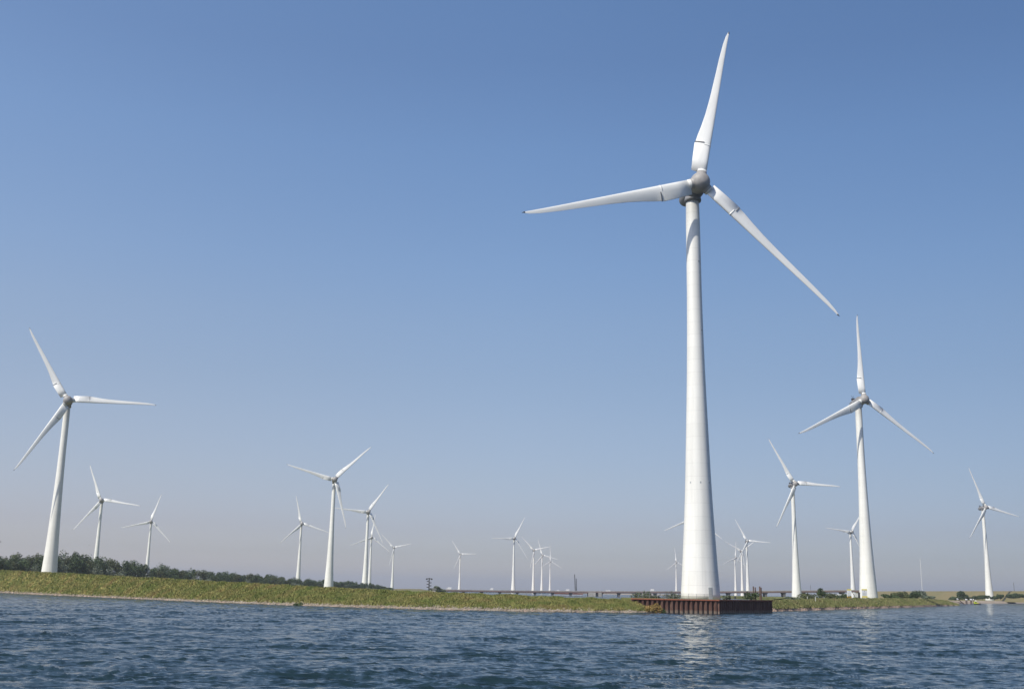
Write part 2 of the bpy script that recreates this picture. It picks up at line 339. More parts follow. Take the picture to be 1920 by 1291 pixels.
def stones(name,label,data,n,mat_,seed,rmin=.12,rmax=.32,zr=(-.02,.6)):
    s,c,sw,dv,z1,t=data; g=np.random.default_rng(seed)
    base=np.array([[1,0,0],[-1,0,0],[0,1,0],[0,-1,0],[0,0,1],[0,0,-1.]]); fc=np.array([[0,2,4],[2,1,4],[1,3,4],[3,0,4],[2,0,5],[1,2,5],[3,1,5],[0,3,5]])
    ii=g.integers(0,len(t),n); q=np.clip(g.beta(1.2,1.6,n)*1.7,0,2.1); xy=s[ii]+dv[ii]*(sw[ii]*q)[:,None]
    z=np.where(q<1,z1[ii]*q**1.3,z1[ii]+(c[ii,2]-z1[ii])*np.clip((q-1)*sw[ii]/(1-sw[ii]),0,1))+.02
    r=g.uniform(rmin,rmax,(n,1,1))*g.uniform(.6,1.3,(n,1,3))*np.array([1,1,.7])
    V=(base[None]*r*g.uniform(.75,1.25,(n,6,1)))
    a=g.uniform(0,6.28,n); ca,sa=np.cos(a)[:,None],np.sin(a)[:,None]
    X=V[:,:,0]*ca-V[:,:,1]*sa; Y=V[:,:,0]*sa+V[:,:,1]*ca
    V=np.stack([X+xy[:,0:1],Y+xy[:,1:2],V[:,:,2]+z[:,None]],-1).reshape(-1,3)
    Fq=(fc[None]+(np.arange(n)*6)[:,None,None]).reshape(-1,3)
    tag(link(name,fastmesh(name,V,Fq,[mat_])),label,'stones',kind='stuff')
# left dike: water line and crest read along the shore
shl=[(0,1110),(100,1115),(200,1119.5),(300,1124),(400,1128.5),(500,1132.3),(600,1135.7),(700,1138.8),(800,1141.6),(900,1144),(1000,1146),(1100,1147.5),(1190,1148.4),(1215,1148.4),(1243,1148.2)]
crl=[1067.5,1072,1077.5,1082.7,1088.5,1094.2,1100,1104.5,1108,1112.2,1116,1120.5,1123,1134,1146]
shore=[G(x,y)[:2] for x,y in shl]; wid=[20,17,15,14,13,12,12,11,11,10,10,9,7.5,6,4]
crest=[]; backp=[]
for (x,y),cy,wd,sh in zip(shl,crl,wid,shore):
    d=sh[1]+wd; p=P(x,cy,d); p[2]-=min(.24,max(0,p[2]-.4)); crest.append(p)
    bw=26 if x>620 else 26+(620-x)*.1
    backp.append((p[0],p[1]+bw if x<1195 else p[1]+1.5))
# continue beyond the left edge of the view
e=shore[0]-shore[1]; 
for k in range(1,5):
    sh=shore[0]+e*1.6; shore.insert(0,sh); c0=crest[0]; crest.insert(0,c0+np.array([e[0]*1.6,e[1]*1.6,.15])); b0=backp[0]; backp.insert(0,(b0[0]+e[0]*1.6,b0[1]+e[1]*1.6))
ML=[M_shore,M_stone,M_grass]
bl=bank('left_grass_bank',shore,crest,backp,1.2,ML,1,.6)
tufts('long_grass','long green and straw coloured grass on the left bank slope',bl,85000,M_blades,.14,.42,11)
stones('riprap','pale grey brown stones along the left shoreline',bl,6500,M_stone,12)
# polder land behind the dike
def sheet(name,pts,z,mat_,skirt=2.0,hump_=0.0):
    mb=MB(); n=len(pts); mb.add([(x,y,z) for x,y in pts]+[(x,y,z-skirt) for x,y in pts],[tuple(range(n))]+[(i,n+i,n+(i+1)%n,(i+1)%n) for i in range(n)])
    return tag(mb.build(name,mat_),kind='structure')
bp=[tuple(b) for b in backp]
edge=[b for b,c in zip(bp,crest) if c[0]<-.055*c[1]-1]
sheet('polder_land',edge+[(-.055*2600,2600),(-2600,2600),(-2600,edge[0][1])],1.25,M_land)
# right bank
shr=[(1420,1146.2),(1452,1145.6),(1480,1144.6),(1540,1142.8),(1600,1141),(1650,1139.6),(1700,1138),(1745,1136.3),(1775,1135.4),(1797,1134.8)]
crr=[1128,1128,1127,1124.5,1123,1122.8,1122.8,1123.8,1126.5,1132.5]
shoreR=[G(x,y)[:2] for x,y in shr]; crestR=[]; backR=[]
for (x,y),cy,sh,wd in zip(shr,crr,shoreR,[11,12,14,18,22,26,30,34,30,20]):
    p=P(x,cy,sh[1]+wd); crestR.append(p); backR.append((p[0]+(0 if x<1700 else -6),p[1]+30))
br=bank('right_grass_bank',shoreR,crestR,backR,1.6,[M_shore,M_shore,M_grassR],3,.8,3.2,.62)
tufts('long_grass','yellow green grass on the low bank right of the steel quay',br,26000,M_bladesR,.2,.65,13)
stones('riprap','pale stones at the waterline of the right bank',br,900,M_shore,14,.15,.35)
bpR=[tuple(b) for b in backR]
sheet('right_land',[(62,262)]+bpR[1:]+[(232,600),(330,860),(300,1150),(215,1300),(170,700)],2.0,M_land)
# sea dike far right
def dike(name,line,h,wf,wb,mat_,sand=None):
    line=np.array(line,float); n=len(line); V=[];Fq=[]
    V=[]
    for (x,y,hh) in line:
        d=np.array([x,y]); un=-d/np.linalg.norm(d)      # towards the water
        for off,z in ((wf,1.2),(wf*.15,hh*.93),(0,hh),(-3,hh),(-wb,1.0)):
            V.append((x+un[0]*off,y+un[1]*off,z))
    k=5
    for i in range(n-1):
        for j in range(k-1): Fq.append((i*k+j,(i+1)*k+j,(i+1)*k+j+1,i*k+j+1))
    mb=MB(); mb.add(V,[f[::-1] for f in Fq]); return tag(mb.build(name,mat_,smooth=True),kind='structure')
def hz(px,py,d): p=P(px,py,d); return (p[0],p[1],p[2])
dike('sea_dike',[hz(1602,1108.5,1420),hz(1660,1107.6,1330),hz(1760,1107.4,1180),hz(1860,1107.3,1040),hz(1920,1107.2,960),hz(2100,1107,800),hz(2400,1107,640)],0,42,40,M_dike)
dike('far_left_dike',[hz(700,1103.5,1500),hz(760,1103,1500),hz(790,1103.5,1500),hz(800,1105.5,1500)],0,30,20,M_dike)
# sandy foreshore under the sea dike
sand=[G(1765,1131.5)[:2],G(1800,1131)[:2],G(1840,1130.6)[:2],G(1880,1130.6)[:2],G(1925,1130.2)[:2],G(2100,1131)[:2],G(2400,1135)[:2]]
def foreshore():
    mb=MB(); f=[];v=[]
    for x,y in sand:
        un=np.array([x,y])/math.hypot(x,y)
        for off,z in ((-14,-.6),(0,.03),(10,.9),(45,1.7),(55,1.9),(120,2.0),(260,1.9)):
            v.append((x+un[0]*off,y+un[1]*off,z))
    k=7
    for i in range(len(sand)-1):
        for j in range(k-1): mb_i=(i*k+j,(i+1)*k+j,(i+1)*k+j+1,i*k+j+1); f.append((mb_i,1 if j>=4 else 0))
    mb.v=[tuple(map(float,a)) for a in v]; mb.f=[q for q,_ in f]; mb.m=[m for _,m in f]
    return tag(mb.build('sandy_shore',[M_sand,M_land],smooth=True),kind='structure')
foreshore()
# far low dam carrying the distant turbines
sheet('far_dam',[(-330,2080),(-60,2050),(-10,1660),(40,1650),(110,2100),(330,1630),(395,1620),(470,1990),(540,2340),(520,3100),(60,3200),(-330,2700)],.55,M_sand,1.5)
sheet('near_island',[(165,1120),(225,1120),(235,1180),(170,1190)],.6,M_land,1.5)

# ------------------------------------------------------------------ quay
C0=P(1348.5,1149.5,198.3)[:2]; CL=np.array([P(1184,1140,197.3)[0],C0[1]-1.0]); CR=P(1450,1146,C0[1]+20)[:2]
TOPZ=P(1349,1124.5,C0[1])[2]
def pile_wall(mb,A,B,pitch,depth,z0,z1,out):
    A=np.array(A);B=np.array(B); L_=np.linalg.norm(B-A); u=(B-A)/L_; n=np.array([u[1],-u[0]])
    if n@np.array(out)<0: n=-n
    k=int(round(L_/pitch)); pitch=L_/k; pts=[]
    for i in range(k):
        b=i*pitch
        pts+=[(b,0),(b+pitch*.14,1),(b+pitch*.50,1),(b+pitch*.64,0)]
    pts.append((L_,0))
    xy=[A+u*a+n*(depth*q-depth) for a,q in pts]
    zs=[z0,.45,z1]; m_=len(xy)
    vs=[(p[0],p[1],z) for z in zs for p in xy]
    mb.add(vs,[(r*m_+i,r*m_+i+1,(r+1)*m_+i+1,(r+1)*m_+i) for r in range(2) for i in range(m_-1)])
quay=empty('steel_quay',(0,0,0)); tag(quay,'rust brown sheet pile quay under the tallest wind turbine','quay')
w1=MB(); pile_wall(w1,CL,C0,.86,.42,-1,TOPZ-.12,(0,-1)); w1.build('sheet_pile_wall',M_steelrust,quay)
w2=MB(); pile_wall(w2,C0,CR,.86,.42,-1,TOPZ-.12,(1,-.4)); o=w2.build('sheet_pile_wall',M_steelrust,quay)
def capbeam(mb,A,B,w_,z0,z1,out,ext=.1):
    A=np.array(A);B=np.array(B);u=(B-A)/np.linalg.norm(B-A); n=np.array([u[1],-u[0]]); 
    if n@np.array(out)<0:n=-n
    a=A-u*ext;b=B+u*ext; q=[a+n*.12,b+n*.12,b-n*w_,a-n*w_]
    mb.add([(p[0],p[1],z) for z in(z0,z1) for p in q],[(0,1,2,3),(7,6,5,4),(0,4,5,1),(1,5,6,2),(2,6,7,3),(3,7,4,0)])
cb=MB(); capbeam(cb,CL,C0,.7,TOPZ-.12,TOPZ+.10,(0,-1),0); cb.build('capping_beam',M_cap,quay)
cb=MB(); capbeam(cb,C0,CR,.7,TOPZ-.121,TOPZ+.098,(1,-.4),0); cb.build('capping_beam',M_cap,quay)
BK=[CR[0]-18,CR[1]+10]; BL=[CL[0]+2,CL[1]+38]
dk=MB(); q=[(CL[0]+.2,CL[1]+.62),(C0[0]-.75,C0[1]+.62),(CR[0]-.75,CR[1]-.2),(BK[0],BK[1]),(BL[0],BL[1])]
dk.add([(x,y,TOPZ+.02) for x,y in q]+[(x,y,-1) for x,y in q],[(0,1,2,3,4)]+[(i,5+i,5+(i+1)%5,(i+1)%5) for i in range(5)]); dk.build('deck',M_land,quay)
GZ=TOPZ+.02
# railing on the quay
def railing(A,B,n,h,name,label):
    r=empty(name,(0,0,0)); tag(r,label,'railing'); A=np.array(A);B=np.array(B)
    for i in range(n+1):
        p=A+(B-A)*i/n; mb=MB(); mb.tube([(p[0],p[1],GZ-.02),(p[0],p[1],GZ+h)],.03,6); mb.build('post',M_rail,r)
    for hh in (h*.55,h): mb=MB(); mb.tube([(A[0],A[1],GZ+hh),(B[0],B[1],GZ+hh)],.022,6); mb.build('rail',M_rail,r)
railing((CL[0]+2,CL[1]+.9),(C0[0]-1,C0[1]+1.2),9,1.0,'railing','thin grey railing along the edge of the brown quay')

# ------------------------------------------------------------------ wind turbines
H_HUB=81.5; OV=4.0; RB=37.3
PROF=[(0,3.62),(1,3.56),(3,3.42),(6,3.22),(9.3,3.03),(14,2.76),(18,2.56),(22.3,2.38),(30,2.12),(36,1.92),(42,1.74),(50,1.56),(58,1.44),(66,1.40),(72,1.37),(76,1.31),(76.9,1.27)]
def airfoil(c,t,n=10):
    # LE at +x, TE at -x ; quarter chord region round
    up_=[];lo=[]
    for i in range(n+1):
        x=.5*(1-math.cos(math.pi*i/n)); yt=5*t*(.2969*math.sqrt(x)-.126*x-.3516*x*x+.2843*x**3-.1036*x**4)
        up_.append((c*(.30-x),yt*c)); lo.append((c*(.30-x),-yt*c*.75))
    return up_+lo[-2:0:-1]
def ring_round(r,n=20): return [(r*math.cos(math.pi*2*i/n),r*math.sin(math.pi*2*i/n)) for i in range(n)]
CH=[(2.35,3.05,.27,9),(5,3.2,.27,9),(8.6,3.3,.26,9),(8.62,3.2,.265,9),(10.5,2.95,.25,8.5),(13,2.5,.24,7.5),(16,2.08,.22,6.5),(20,1.72,.21,5),(25,1.42,.19,4),(30,1.15,.18,3),(34,.86,.17,1.5),(36,.58,.16,.5),(37,.30,.15,0),(RB,.10,.14,0)]
def blade_mesh():
    mb=MB(); n=20; rows=[]
    for r,c,t,tw in CH:
        pts=airfoil(c,t); a=R_(tw)
        # straight leading edge: shift so LE offset eases from .9 to .25
        le=.92-.62*min(1,(r-2.35)/30)
        sh=le-.30*c
        rows.append([( (x+sh)*math.cos(a)-y*math.sin(a), -((x+sh)*math.sin(a)+y*math.cos(a)), r) for x,y in pts])
    v=[p for rr in rows for p in rr]; f=[]
    for i in range(len(rows)-1):
        for k in range(n): f.append((i*n+k,i*n+(k+1)%n,(i+1)*n+(k+1)%n,(i+1)*n+k))
    f.append(tuple(range(n))[::-1]); f.append(tuple((len(rows)-1)*n+k for k in range(n)))
    mb.add(v,f); 
    mb.tube([(0,0,1.2),(0,0,2.6)],.95,24)      # root cylinder
    return mb
ME_blade=blade_mesh().mesh('blade',True,[M_blade])
def collar_mesh():     # raised band round the spar and dark slot in the trailing flap
    mb=MB(); n=20
    for z0,z1,gr in ((8.45,8.75,1.035),):
        pts=airfoil(3.3,.262); a=R_(9); le=.92-.62*(8.6-2.35)/30; sh=le-.99
        vs=[]
        for z in (z0,z1):
            for x,y in pts:
                X=(x+sh); Y=y*1.06; 
                if X<-.75: X=X; Y=y*.9
                else: X=X*1.03+.02
                vs.append((X*math.cos(a)-Y*math.sin(a),-(X*math.sin(a)+Y*math.cos(a)),z))
        mb.add(vs,[(k,(k+1)%n,n+(k+1)%n,n+k) for k in range(n)]+[tuple(range(n))[::-1],tuple(n+k for k in range(n))])
    return mb
ME_collar=collar_mesh().mesh('collar',True,[M_blade])
def slot_mesh():
    mb=MB(); a=R_(9); c=3.3; le=.92-.62*(8.6-2.35)/30; sh=le-.99
    pts=[]
    for z in (8.93,9.07):
        for X,Y in ((-2.52,.09),(-1.9,.27),(-1.2,.45),(-.7,.53),(-.7,-.42),(-1.2,-.36),(-1.9,-.22),(-2.52,-.07)):
            X+=.05; pts.append((X*math.cos(a)-Y*math.sin(a),-(X*math.sin(a)+Y*math.cos(a)),z))
    mb.add(pts,[tuple(range(8))[::-1],tuple(range(8,16))]+[(k,(k+1)%8,8+(k+1)%8,8+k) for k in range(8)]); return mb
ME_slot=slot_mesh().mesh('flap_slot',False,[M_seam])
mb=MB(); mb.tube([(.22,0,36.85),(.20,0,RB+.12)],[.15,.05],8); ME_tip=mb.mesh('blade_tip',True,[M_dark])
mb=MB(); mb.lathe([(1.15,1.10),(1.75,1.08),(1.8,1.0),(2.2,1.0),(2.25,.96)],28); ME_root=mb.mesh('blade_root',True,[M_hub])
def hub_mesh():
    mb=MB(); prof=[]
    for i in range(15):
        a=math.pi*i/14; z=-1.85*math.cos(a); r=1.92*math.sin(a)**.85; prof.append((z+.15,max(r,.02)))
    prof=[(-1.9,1.55),(-1.5,1.75)]+[p for p in prof if p[0]>-1.2]
    mb.lathe(prof,36); 
    # axis z -> -y
    mb.v=[(x,-z,y) for x,y,z in mb.v]; return mb
ME_hub=hub_mesh().mesh('hub',True,[M_hub])
def nac_mesh():
    mb=MB(); prof=[(2.05,1.7),(1.6,1.95),(.6,2.0),(.2,1.8),(-.2,1.65),(-1.5,1.62),(-3,1.5),(-4.2,1.2),(-4.8,.6),(-4.9,.05)]
    mb.lathe([(z,r) for z,r in prof[::-1]],32); mb.v=[(x,-z,y*1.02) for x,y,z in mb.v]
    mb.lathe([(-2.35,1.30),(-2.2,1.62),(-1.9,1.66),(-1.2,1.5)],28); return mb
ME_nac=nac_mesh().mesh('nacelle',True,[M_nac])
def anem():
    mb=MB(); mb.box((-.3,2.6,1.95),(1.1,.9,.7)); mb.tube([(-.3,2.6,2.2),(-.3,2.6,3.1)],.04,6); mb.tube([(-.9,2.6,3.05),(.3,2.6,3.05)],.04,6); mb.tube([(-.9,2.6,3.0),(-.9,2.6,3.3)],.09,6); mb.tube([(.3,2.6,3.0),(.3,2.6,3.3)],.09,6)
    mb.box((-.3,2.2,1.5),(.9,1.6,.5)); return mb
ME_anem=anem().mesh('wind_sensor',False,[M_dark])
def turbine(x,y,ph,yaw,zb,label,detail=2,rs=1.0):
    zb=max(zb,.3); root=empty('wind_turbine',(x,y,zb)); tag(root,label,'wind turbine','wind turbines')
    Ht=H_HUB-2.0-zb; k=Ht/76.9
    key='tower_%.2f'%zb
    tm=MB(); tm.lathe([(z*k,r*(1.0)) for z,r in PROF],64 if detail>1 else 28)
    tw=tm.build('tower',M_tower,root,smooth=True)
    if detail>1:
        a0=R_(-90-10)      # towards the water
        def onto(ang,h,wd,ht,name,mm,dep=.06):
            r=np.interp(h,[p[0] for p in PROF],[p[1] for p in PROF]); mb=MB(); nn=4; vs=[]
            for zz in (h-ht/2,h+ht/2):
                rr=np.interp(zz,[p[0] for p in PROF],[p[1] for p in PROF])+dep
                for i in range(nn+1):
                    a=ang+(i/nn-.5)*wd/r; vs.append((rr*math.cos(a),rr*math.sin(a),zz))
            for zz in (h-ht/2,h+ht/2):
                rr=np.interp(zz,[p[0] for p in PROF],[p[1] for p in PROF])-.05
                for i in range(nn+1):
                    a=ang+(i/nn-.5)*wd/r; vs.append((rr*math.cos(a),rr*math.sin(a),zz))
            N_=nn+1; f=[(i,i+1,N_+i+1,N_+i) for i in range(nn)]+[(N_+i,N_+i+1,3*N_+i+1,3*N_+i) for i in range(nn)]+[(2*N_+i,2*N_+i+1,i+1,i) for i in range(nn)]+[(0,N_,3*N_,2*N_),(nn,2*N_+nn,3*N_+nn,N_+nn)]
            mb.add(vs,f); return mb.build(name,mm,tw)
        va=math.atan2(-y,-x)
        onto(va+math.asin(.50),1.15,.75,2.1,'door',M_door)
        for an in (-.62,.18,.95): onto(va+an,21.2,.22,.34,'vent',M_door,.03)
        for an,hh in ((.75,64.3),(.95,50.5)): onto(va+an,hh,.14,.3,'vent',M_seam,.03)
    til=R_(7.0); head=Matrix.Translation((0,0,H_HUB-zb))@Matrix.Rotation(R_(yaw),4,'Z')@Matrix.Rotation(-til,4,'X')
    nc=link('nacelle',ME_nac,root); nc.matrix_local=head@Matrix.Translation((0,0,0))
    if detail>0: an=link('wind_sensor',ME_anem,nc)
    hm=head@Matrix.Translation((0,-OV,0)); hb=link('hub',ME_hub,root); hb.matrix_local=hm
    for i in range(3):
        b=link('blade',ME_blade,root); bm=hm@Matrix.Rotation(R_(ph+120*i),4,'Y')@Matrix.Scale(rs,4); b.matrix_local=bm
        if detail>0:
            link('blade_tip',ME_tip,b); link('blade_root',ME_root,b)
            link('collar',ME_collar,b); link('flap_slot',ME_slot,b)
    return root
TT=[(-197.5,476.7,88.8,20.4,1.2,'tall white turbine leaning in at the left edge above the dike and wood',1),
(-397.3,1064.3,97.0,10.5,1.2,'white turbine behind the wood, second from the left edge',1),
(-462.3,1416.2,15.3,16.1,1.2,'small white turbine above the wood, third from the left, one blade pointing steeply up',1),
(-266.3,1406.4,106.3,19.1,1.2,'white turbine behind the wood, just left of the taller one with its raised right blade',1),
(-131.5,814.7,45.1,15.3,2.0,'tall white turbine on the dike left of centre, spreading two raised blades',1),
(-149.6,1160.2,34.3,16.7,1.2,'white turbine at the right end of the wood, level blade crossing behind its taller neighbour',1),
(-218.7,1751.4,7.8,16.8,1.2,'small white turbine close behind and right of the one at the end of the wood',0),
(-228.1,2190.4,75.5,17.3,.5,'small white turbine just right of where the wood ends',0),
(-110.0,2528.2,86.6,16.0,.5,'lone small white turbine near the dark signal mast',0),
(8.6,1691.4,27.5,15.7,.5,'white turbine at mid picture, largest of the central row behind the viaduct',0),
(50.7,2196.2,75.8,17.1,.5,'small white turbine in the central row, second from its left',0),
(76.8,2493.7,103.5,16.9,.5,'small white turbine in the central row, third from its left',0),
(113.7,2979.5,120.1,17.8,.5,'smallest and rightmost white turbine of the central row',0),
(195.1,1159.3,6.5,12.0,.6,'white turbine hidden behind the biggest tower, only blade ends showing',0),
(436.1,2863.3,115.6,14.5,.5,'tiny white turbine just left of the biggest tower',0),
(498.9,2423.7,6.9,20.6,.5,'small white turbine right of the biggest tower, leftmost of three close together',0),
(432.3,2039.9,56.3,16.3,.5,'small white turbine in the middle of three close together right of the biggest tower',0),
(359.8,1658.5,92.1,10.1,.5,'white turbine right of the biggest tower, tallest of three close together',0),
(205.1,786.4,90.6,16.7,1.9,'medium white turbine between the steel quay and the two yellow and white boards',1),
(426.2,1366.6,35.8,17.2,1.5,'white turbine half hidden behind the tower with the boards at its foot',0),
(143.0,439.3,3.4,19.4,2.3,'tall white turbine on the right bank with yellow and white boards at its foot',1),
(417.8,961.0,100.9,20.9,1.9,'white turbine nearest the right edge, in front of the sea dike',1),
(35.4,203.5,13.8,12.6,GZ,'biggest white wind turbine, grey hub, standing on the rusty steel quay',2)]
for t_ in TT: turbine(*t_)
# ------------------------------------------------------------------ trees and bushes
def crown_mesh(name,w_,h,n,mat_,seed,leaf=.5,shape='round',trunk_h=0.0):
    """leaf clumps spread over several lobes; height h from z=0"""
    g=np.random.default_rng(seed); nl=9 if shape!='cone' else 7
    L=[]
    for i in range(nl):
        if shape=='round': u=g.uniform(0,1); a=g.uniform(0,6.28); r=w_*.5*g.uniform(.15,.62)*math.sin(math.pi*min(.95,u*.75+.2)); L.append((r*math.cos(a),r*math.sin(a),h*(.22+.62*u),w_*g.uniform(.17,.30),h*g.uniform(.12,.2)))
        elif shape=='tall': u=i/(nl-1); a=g.uniform(0,6.28); r=w_*.18*g.uniform(.2,1)*(1-.6*u); L.append((r*math.cos(a),r*math.sin(a),h*(.12+.78*u),w_*(.40-.24*u)*g.uniform(.8,1.2),h*g.uniform(.10,.15)))
        else: u=i/(nl-1); L.append((g.normal(0,w_*.04),g.normal(0,w_*.04),h*(.08+.84*u),w_*(.5-.44*u),h*.1))
        if shape=='bush': pass
    if shape=='bush':
        L=[(g.uniform(-.36,.36)*w_,g.uniform(-.30,.30)*w_,h*g.uniform(.2,.62),w_*g.uniform(.14,.24),h*g.uniform(.22,.36)) for _ in range(nl)]
    L=np.array(L); k=g.integers(0,len(L),n); d=g.normal(size=(n,3)); d/=np.linalg.norm(d,axis=1,keepdims=True); rr=g.uniform(.35,1.08,n)**.6
    c=L[k,:3]+d*rr[:,None]*np.stack([L[k,3],L[k,3],L[k,4]],1); c[:,2]=np.maximum(c[:,2],.05*h)
    s_=leaf*g.uniform(.5,1.3,n); a=g.normal(size=(n,3))+d*.8; a/=np.linalg.norm(a,axis=1,keepdims=True)
    b=np.cross(a,g.normal(size=(n,3))); b/=np.linalg.norm(b,axis=1,keepdims=True); e=np.cross(a,b)
    lo_,hi_=np.percentile(c,1,axis=0),np.percentile(c,99,axis=0)
    c[:,0]=(c[:,0]-(lo_[0]+hi_[0])/2)*w_/(hi_[0]-lo_[0]); c[:,1]=(c[:,1]-(lo_[1]+hi_[1])/2)*w_/(hi_[1]-lo_[1]); c[:,2]=c[:,2]*h/hi_[2]
    V=np.stack([c+b*s_[:,None]*.6,c+e*s_[:,None]*.38,c-b*s_[:,None]*.6,c-e*s_[:,None]*.38],1).reshape(-1,3)
    return fastmesh(name,V,np.arange(4*n).reshape(-1,4),[mat_])
def trunk_mesh(h,r,seed):
    g=random.Random(seed); mb=MB(); mb.tube([(0,0,-.4),(0,0,h*.35),(g.uniform(-.1,.1)*h*.2,0,h*.85)],[r,r*.75,r*.2],7)
    for _ in range(5):
        a=g.uniform(0,6.28); z=h*g.uniform(.2,.6); l=h*g.uniform(.15,.25); mb.tube([(0,0,z),(l*math.cos(a),l*math.sin(a),z+l*.9)],[r*.45,r*.12],5)
    return mb.mesh('trunk',True,[M_bark])
def tree_at(p,h,w_,proto,label,cat,group,rz=None,name='tree'):
    cm,tm,h0,w0=proto; t=empty(name,(p[0],p[1],p[2]),random.uniform(0,6.28) if rz is None else rz); tag(t,label,cat,group)
    for me,nm in ((tm,'trunk'),(cm,'crown')):
        o=link(nm,me,t); o.scale=(w_/w0,w_/w0,h/h0)
    return t
def proto(kind,mat_,seed,w_,h,n,leaf,shape): return (crown_mesh('crown',w_,h,n,mat_,seed,leaf,shape),trunk_mesh(h,.18*h/8,seed),h,w_)
PD=[proto('d',M_leafD,20+i,7,12,1500,.62,sh) for i,sh in enumerate(('round','round','bush','round','tall'))]
PO=[proto('o',M_leafO,30+i,7,12,1500,.60,'round') for i in range(2)]
PS=[proto('s',M_leafS,40+i,8,9,1500,.62,sh) for i,sh in enumerate(('round','bush'))]
# the wood behind the left dike: top line read along the picture
tx=[-60,0,50,100,150,200,250,300,350,400,450,500,550,600,650,700,728,740]
ty=[1042,1043,1041,1039,1041,1047,1054,1063,1068,1071,1075,1079,1084,1087,1090,1094,1100,1104]
td=[500,520,540,560,580,610,640,670,700,730,760,800,840,900,940,980,1000,1010]
rg=random.Random(5); LZ=1.25
cnt=0
for row,(dd,off,hm) in enumerate(((0,0,.92),(14,.5,1.02),(32,.2,1.0))):
    x=-58.0
    while x<736:
        d=np.interp(x,tx,td)+dd+rg.uniform(-4,4); sc=F/d
        top=P(x,np.interp(x,tx,ty)+rg.uniform(-1.5,4.5),d)[2]; h=max(2.6,(top-LZ)*hm*rg.uniform(.88,1.03))
        w_=max(3.8,min(6.4,h*.62))*rg.uniform(.8,1.3); p=P(x,1090,d); r=rg.random()
        if row==0 and r<.20:
            pr=rg.choice(PS); h*=rg.uniform(.6,.85); w_*=1.15; lb,gr='pale silvery green willow at the front of the wood behind the left dike','silvery willows along the wood'
        elif r<.32: pr=rg.choice(PO); lb,gr='olive green leafy tree in the wood behind the left dike','olive trees in the wood'
        else: pr=rg.choice(PD); lb,gr='dark green tree in the wood behind the left dike','dark trees in the wood'
        tree_at((p[0],p[1],LZ),h*1.05,w_,pr,lb,'tree',gr); cnt+=1
        x+=w_*sc*(.62 if row==0 else .72 if row==1 else 1.0)
print('trees',cnt)
undergrowth=[]
# undergrowth closing the wood at its foot
def understorey():
    g=np.random.default_rng(8); n=16000; x=g.uniform(-60,738,n); d=np.interp(x,tx,td)+g.uniform(-6,26,n)
    c=np.array([P(a,1090,b) for a,b in zip(x,d)]); hh=np.interp(x,[-60,300,740],[4.2,3.4,2.0]); c[:,2]=LZ+g.uniform(0,1,n)*hh
    s_=g.uniform(.35,.8,n); a=g.normal(size=(n,3)); a/=np.linalg.norm(a,axis=1,keepdims=True); b=np.cross(a,g.normal(size=(n,3))); b/=np.linalg.norm(b,axis=1,keepdims=True)
    V=np.stack([c+a*s_[:,None]*.7,c+b*s_[:,None]*.5,c-a*s_[:,None]*.7,c-b*s_[:,None]*.5],1).reshape(-1,3)
    tag(link('undergrowth',fastmesh('undergrowth',V,np.arange(4*n).reshape(-1,4),[M_leafD])),'dense dark undergrowth at the foot of the wood','undergrowth',kind='stuff')
understorey()
BU={}
def bush(px0,px1,ytop,ybase,d,mat_,label,group=None,cat='bush',name='bush',shape='bush',n=None,deep=.8):
    a=P(px0,ybase,d); b=P(px1,ybase,d); tp=P((px0+px1)/2,ytop,d); z0=P((px0+px1)/2,ybase,d)[2]; w_=abs(b[0]-a[0]); h=max(.5,tp[2]-z0)
    n=n or int(min(4500,max(900,w_*h*110))); lf=max(.2,min(.7,d/1100))
    t=empty(name,((a[0]+b[0])/2,d,z0-.1)); tag(t,label,cat,group)
    cm=crown_mesh('foliage',w_,h*1.08,n,mat_,hash((px0,ytop))%9999,lf,shape); o=link('foliage',cm,t); o.scale=(1.12,deep if w_>6 else 1,1)
    mb=MB()
    for k in range(4): 
        aa=k*1.6; mb.tube([(0,0,-.5),(w_*.12*math.cos(aa),w_*.12*math.sin(aa),h*.5)],[.07,.03],5)
    mb.build('stem',M_bark,t); return t
bush(1185,1218,1110.5,1122.5,232,M_leafG,'grey green shrub at the left end of the quay')
bush(1207,1219,1108.5,1122.5,236,M_leafG,'taller pale grey shrub beside the low one at the quay end')
bush(1217,1236,1115,1122.5,232,M_leafG,'very low grey green shrub between two larger ones behind the quay')
bush(1238,1274,1109.5,1122.5,232,M_leafG,'broad grey green shrub just left of the biggest tower foot',shape='bush')
bush(1212,1238,1131,1147,193.6,M_leafY,'bush turning yellow and orange at the waterline by the quay wall')
bush(1234,1247,1140,1148,195.0,M_leafD,'small dark green bush at the foot of the quay wall')
bush(1396,1421,1110,1122.5,222,M_leafD,'dark green bush on the quay beside the mooring poles')
bush(1356,1369,1115.5,1122.5,224,M_leafG,'small faded shrub on the quay just right of the biggest tower')
bush(1498,1538,1112,1124,330,M_leafO,'low brown green scrub mound left of the round tree')
bush(1533,1549,1103.5,1120,345,M_leafD,'round dark green tree on the low scrub mound',cat='tree',name='tree',shape='round')
bush(1545,1570,1112,1122,360,M_leafO,'olive scrub between the round tree and the parked cars')
bush(1562,1592,1113.5,1122.5,420,M_leafD,'dark scrub in front of the parked white cars')
bush(1452,1478,1124.5,1128.5,290,M_leafD,'dark low shrub at the top of the bank just right of the quay')
bush(1476,1500,1118.5,1126,300,M_leafG,'grey green shrub below the foot of the medium turbine')
bush(1656,1682,1114,1122,470,M_leafD,'dark bush nearest the right side of the boards turbine')
bush(1672,1702,1109.5,1122,475,M_leafO,'broad olive bush on the bank right of the boards turbine')
bush(1694,1724,1110.5,1122,480,M_leafD,'large dark bush in the clump right of the boards turbine')
bush(1710,1734,1108,1121,520,M_leafS,'pale silvery shrub at the right end of the clump on the bank')
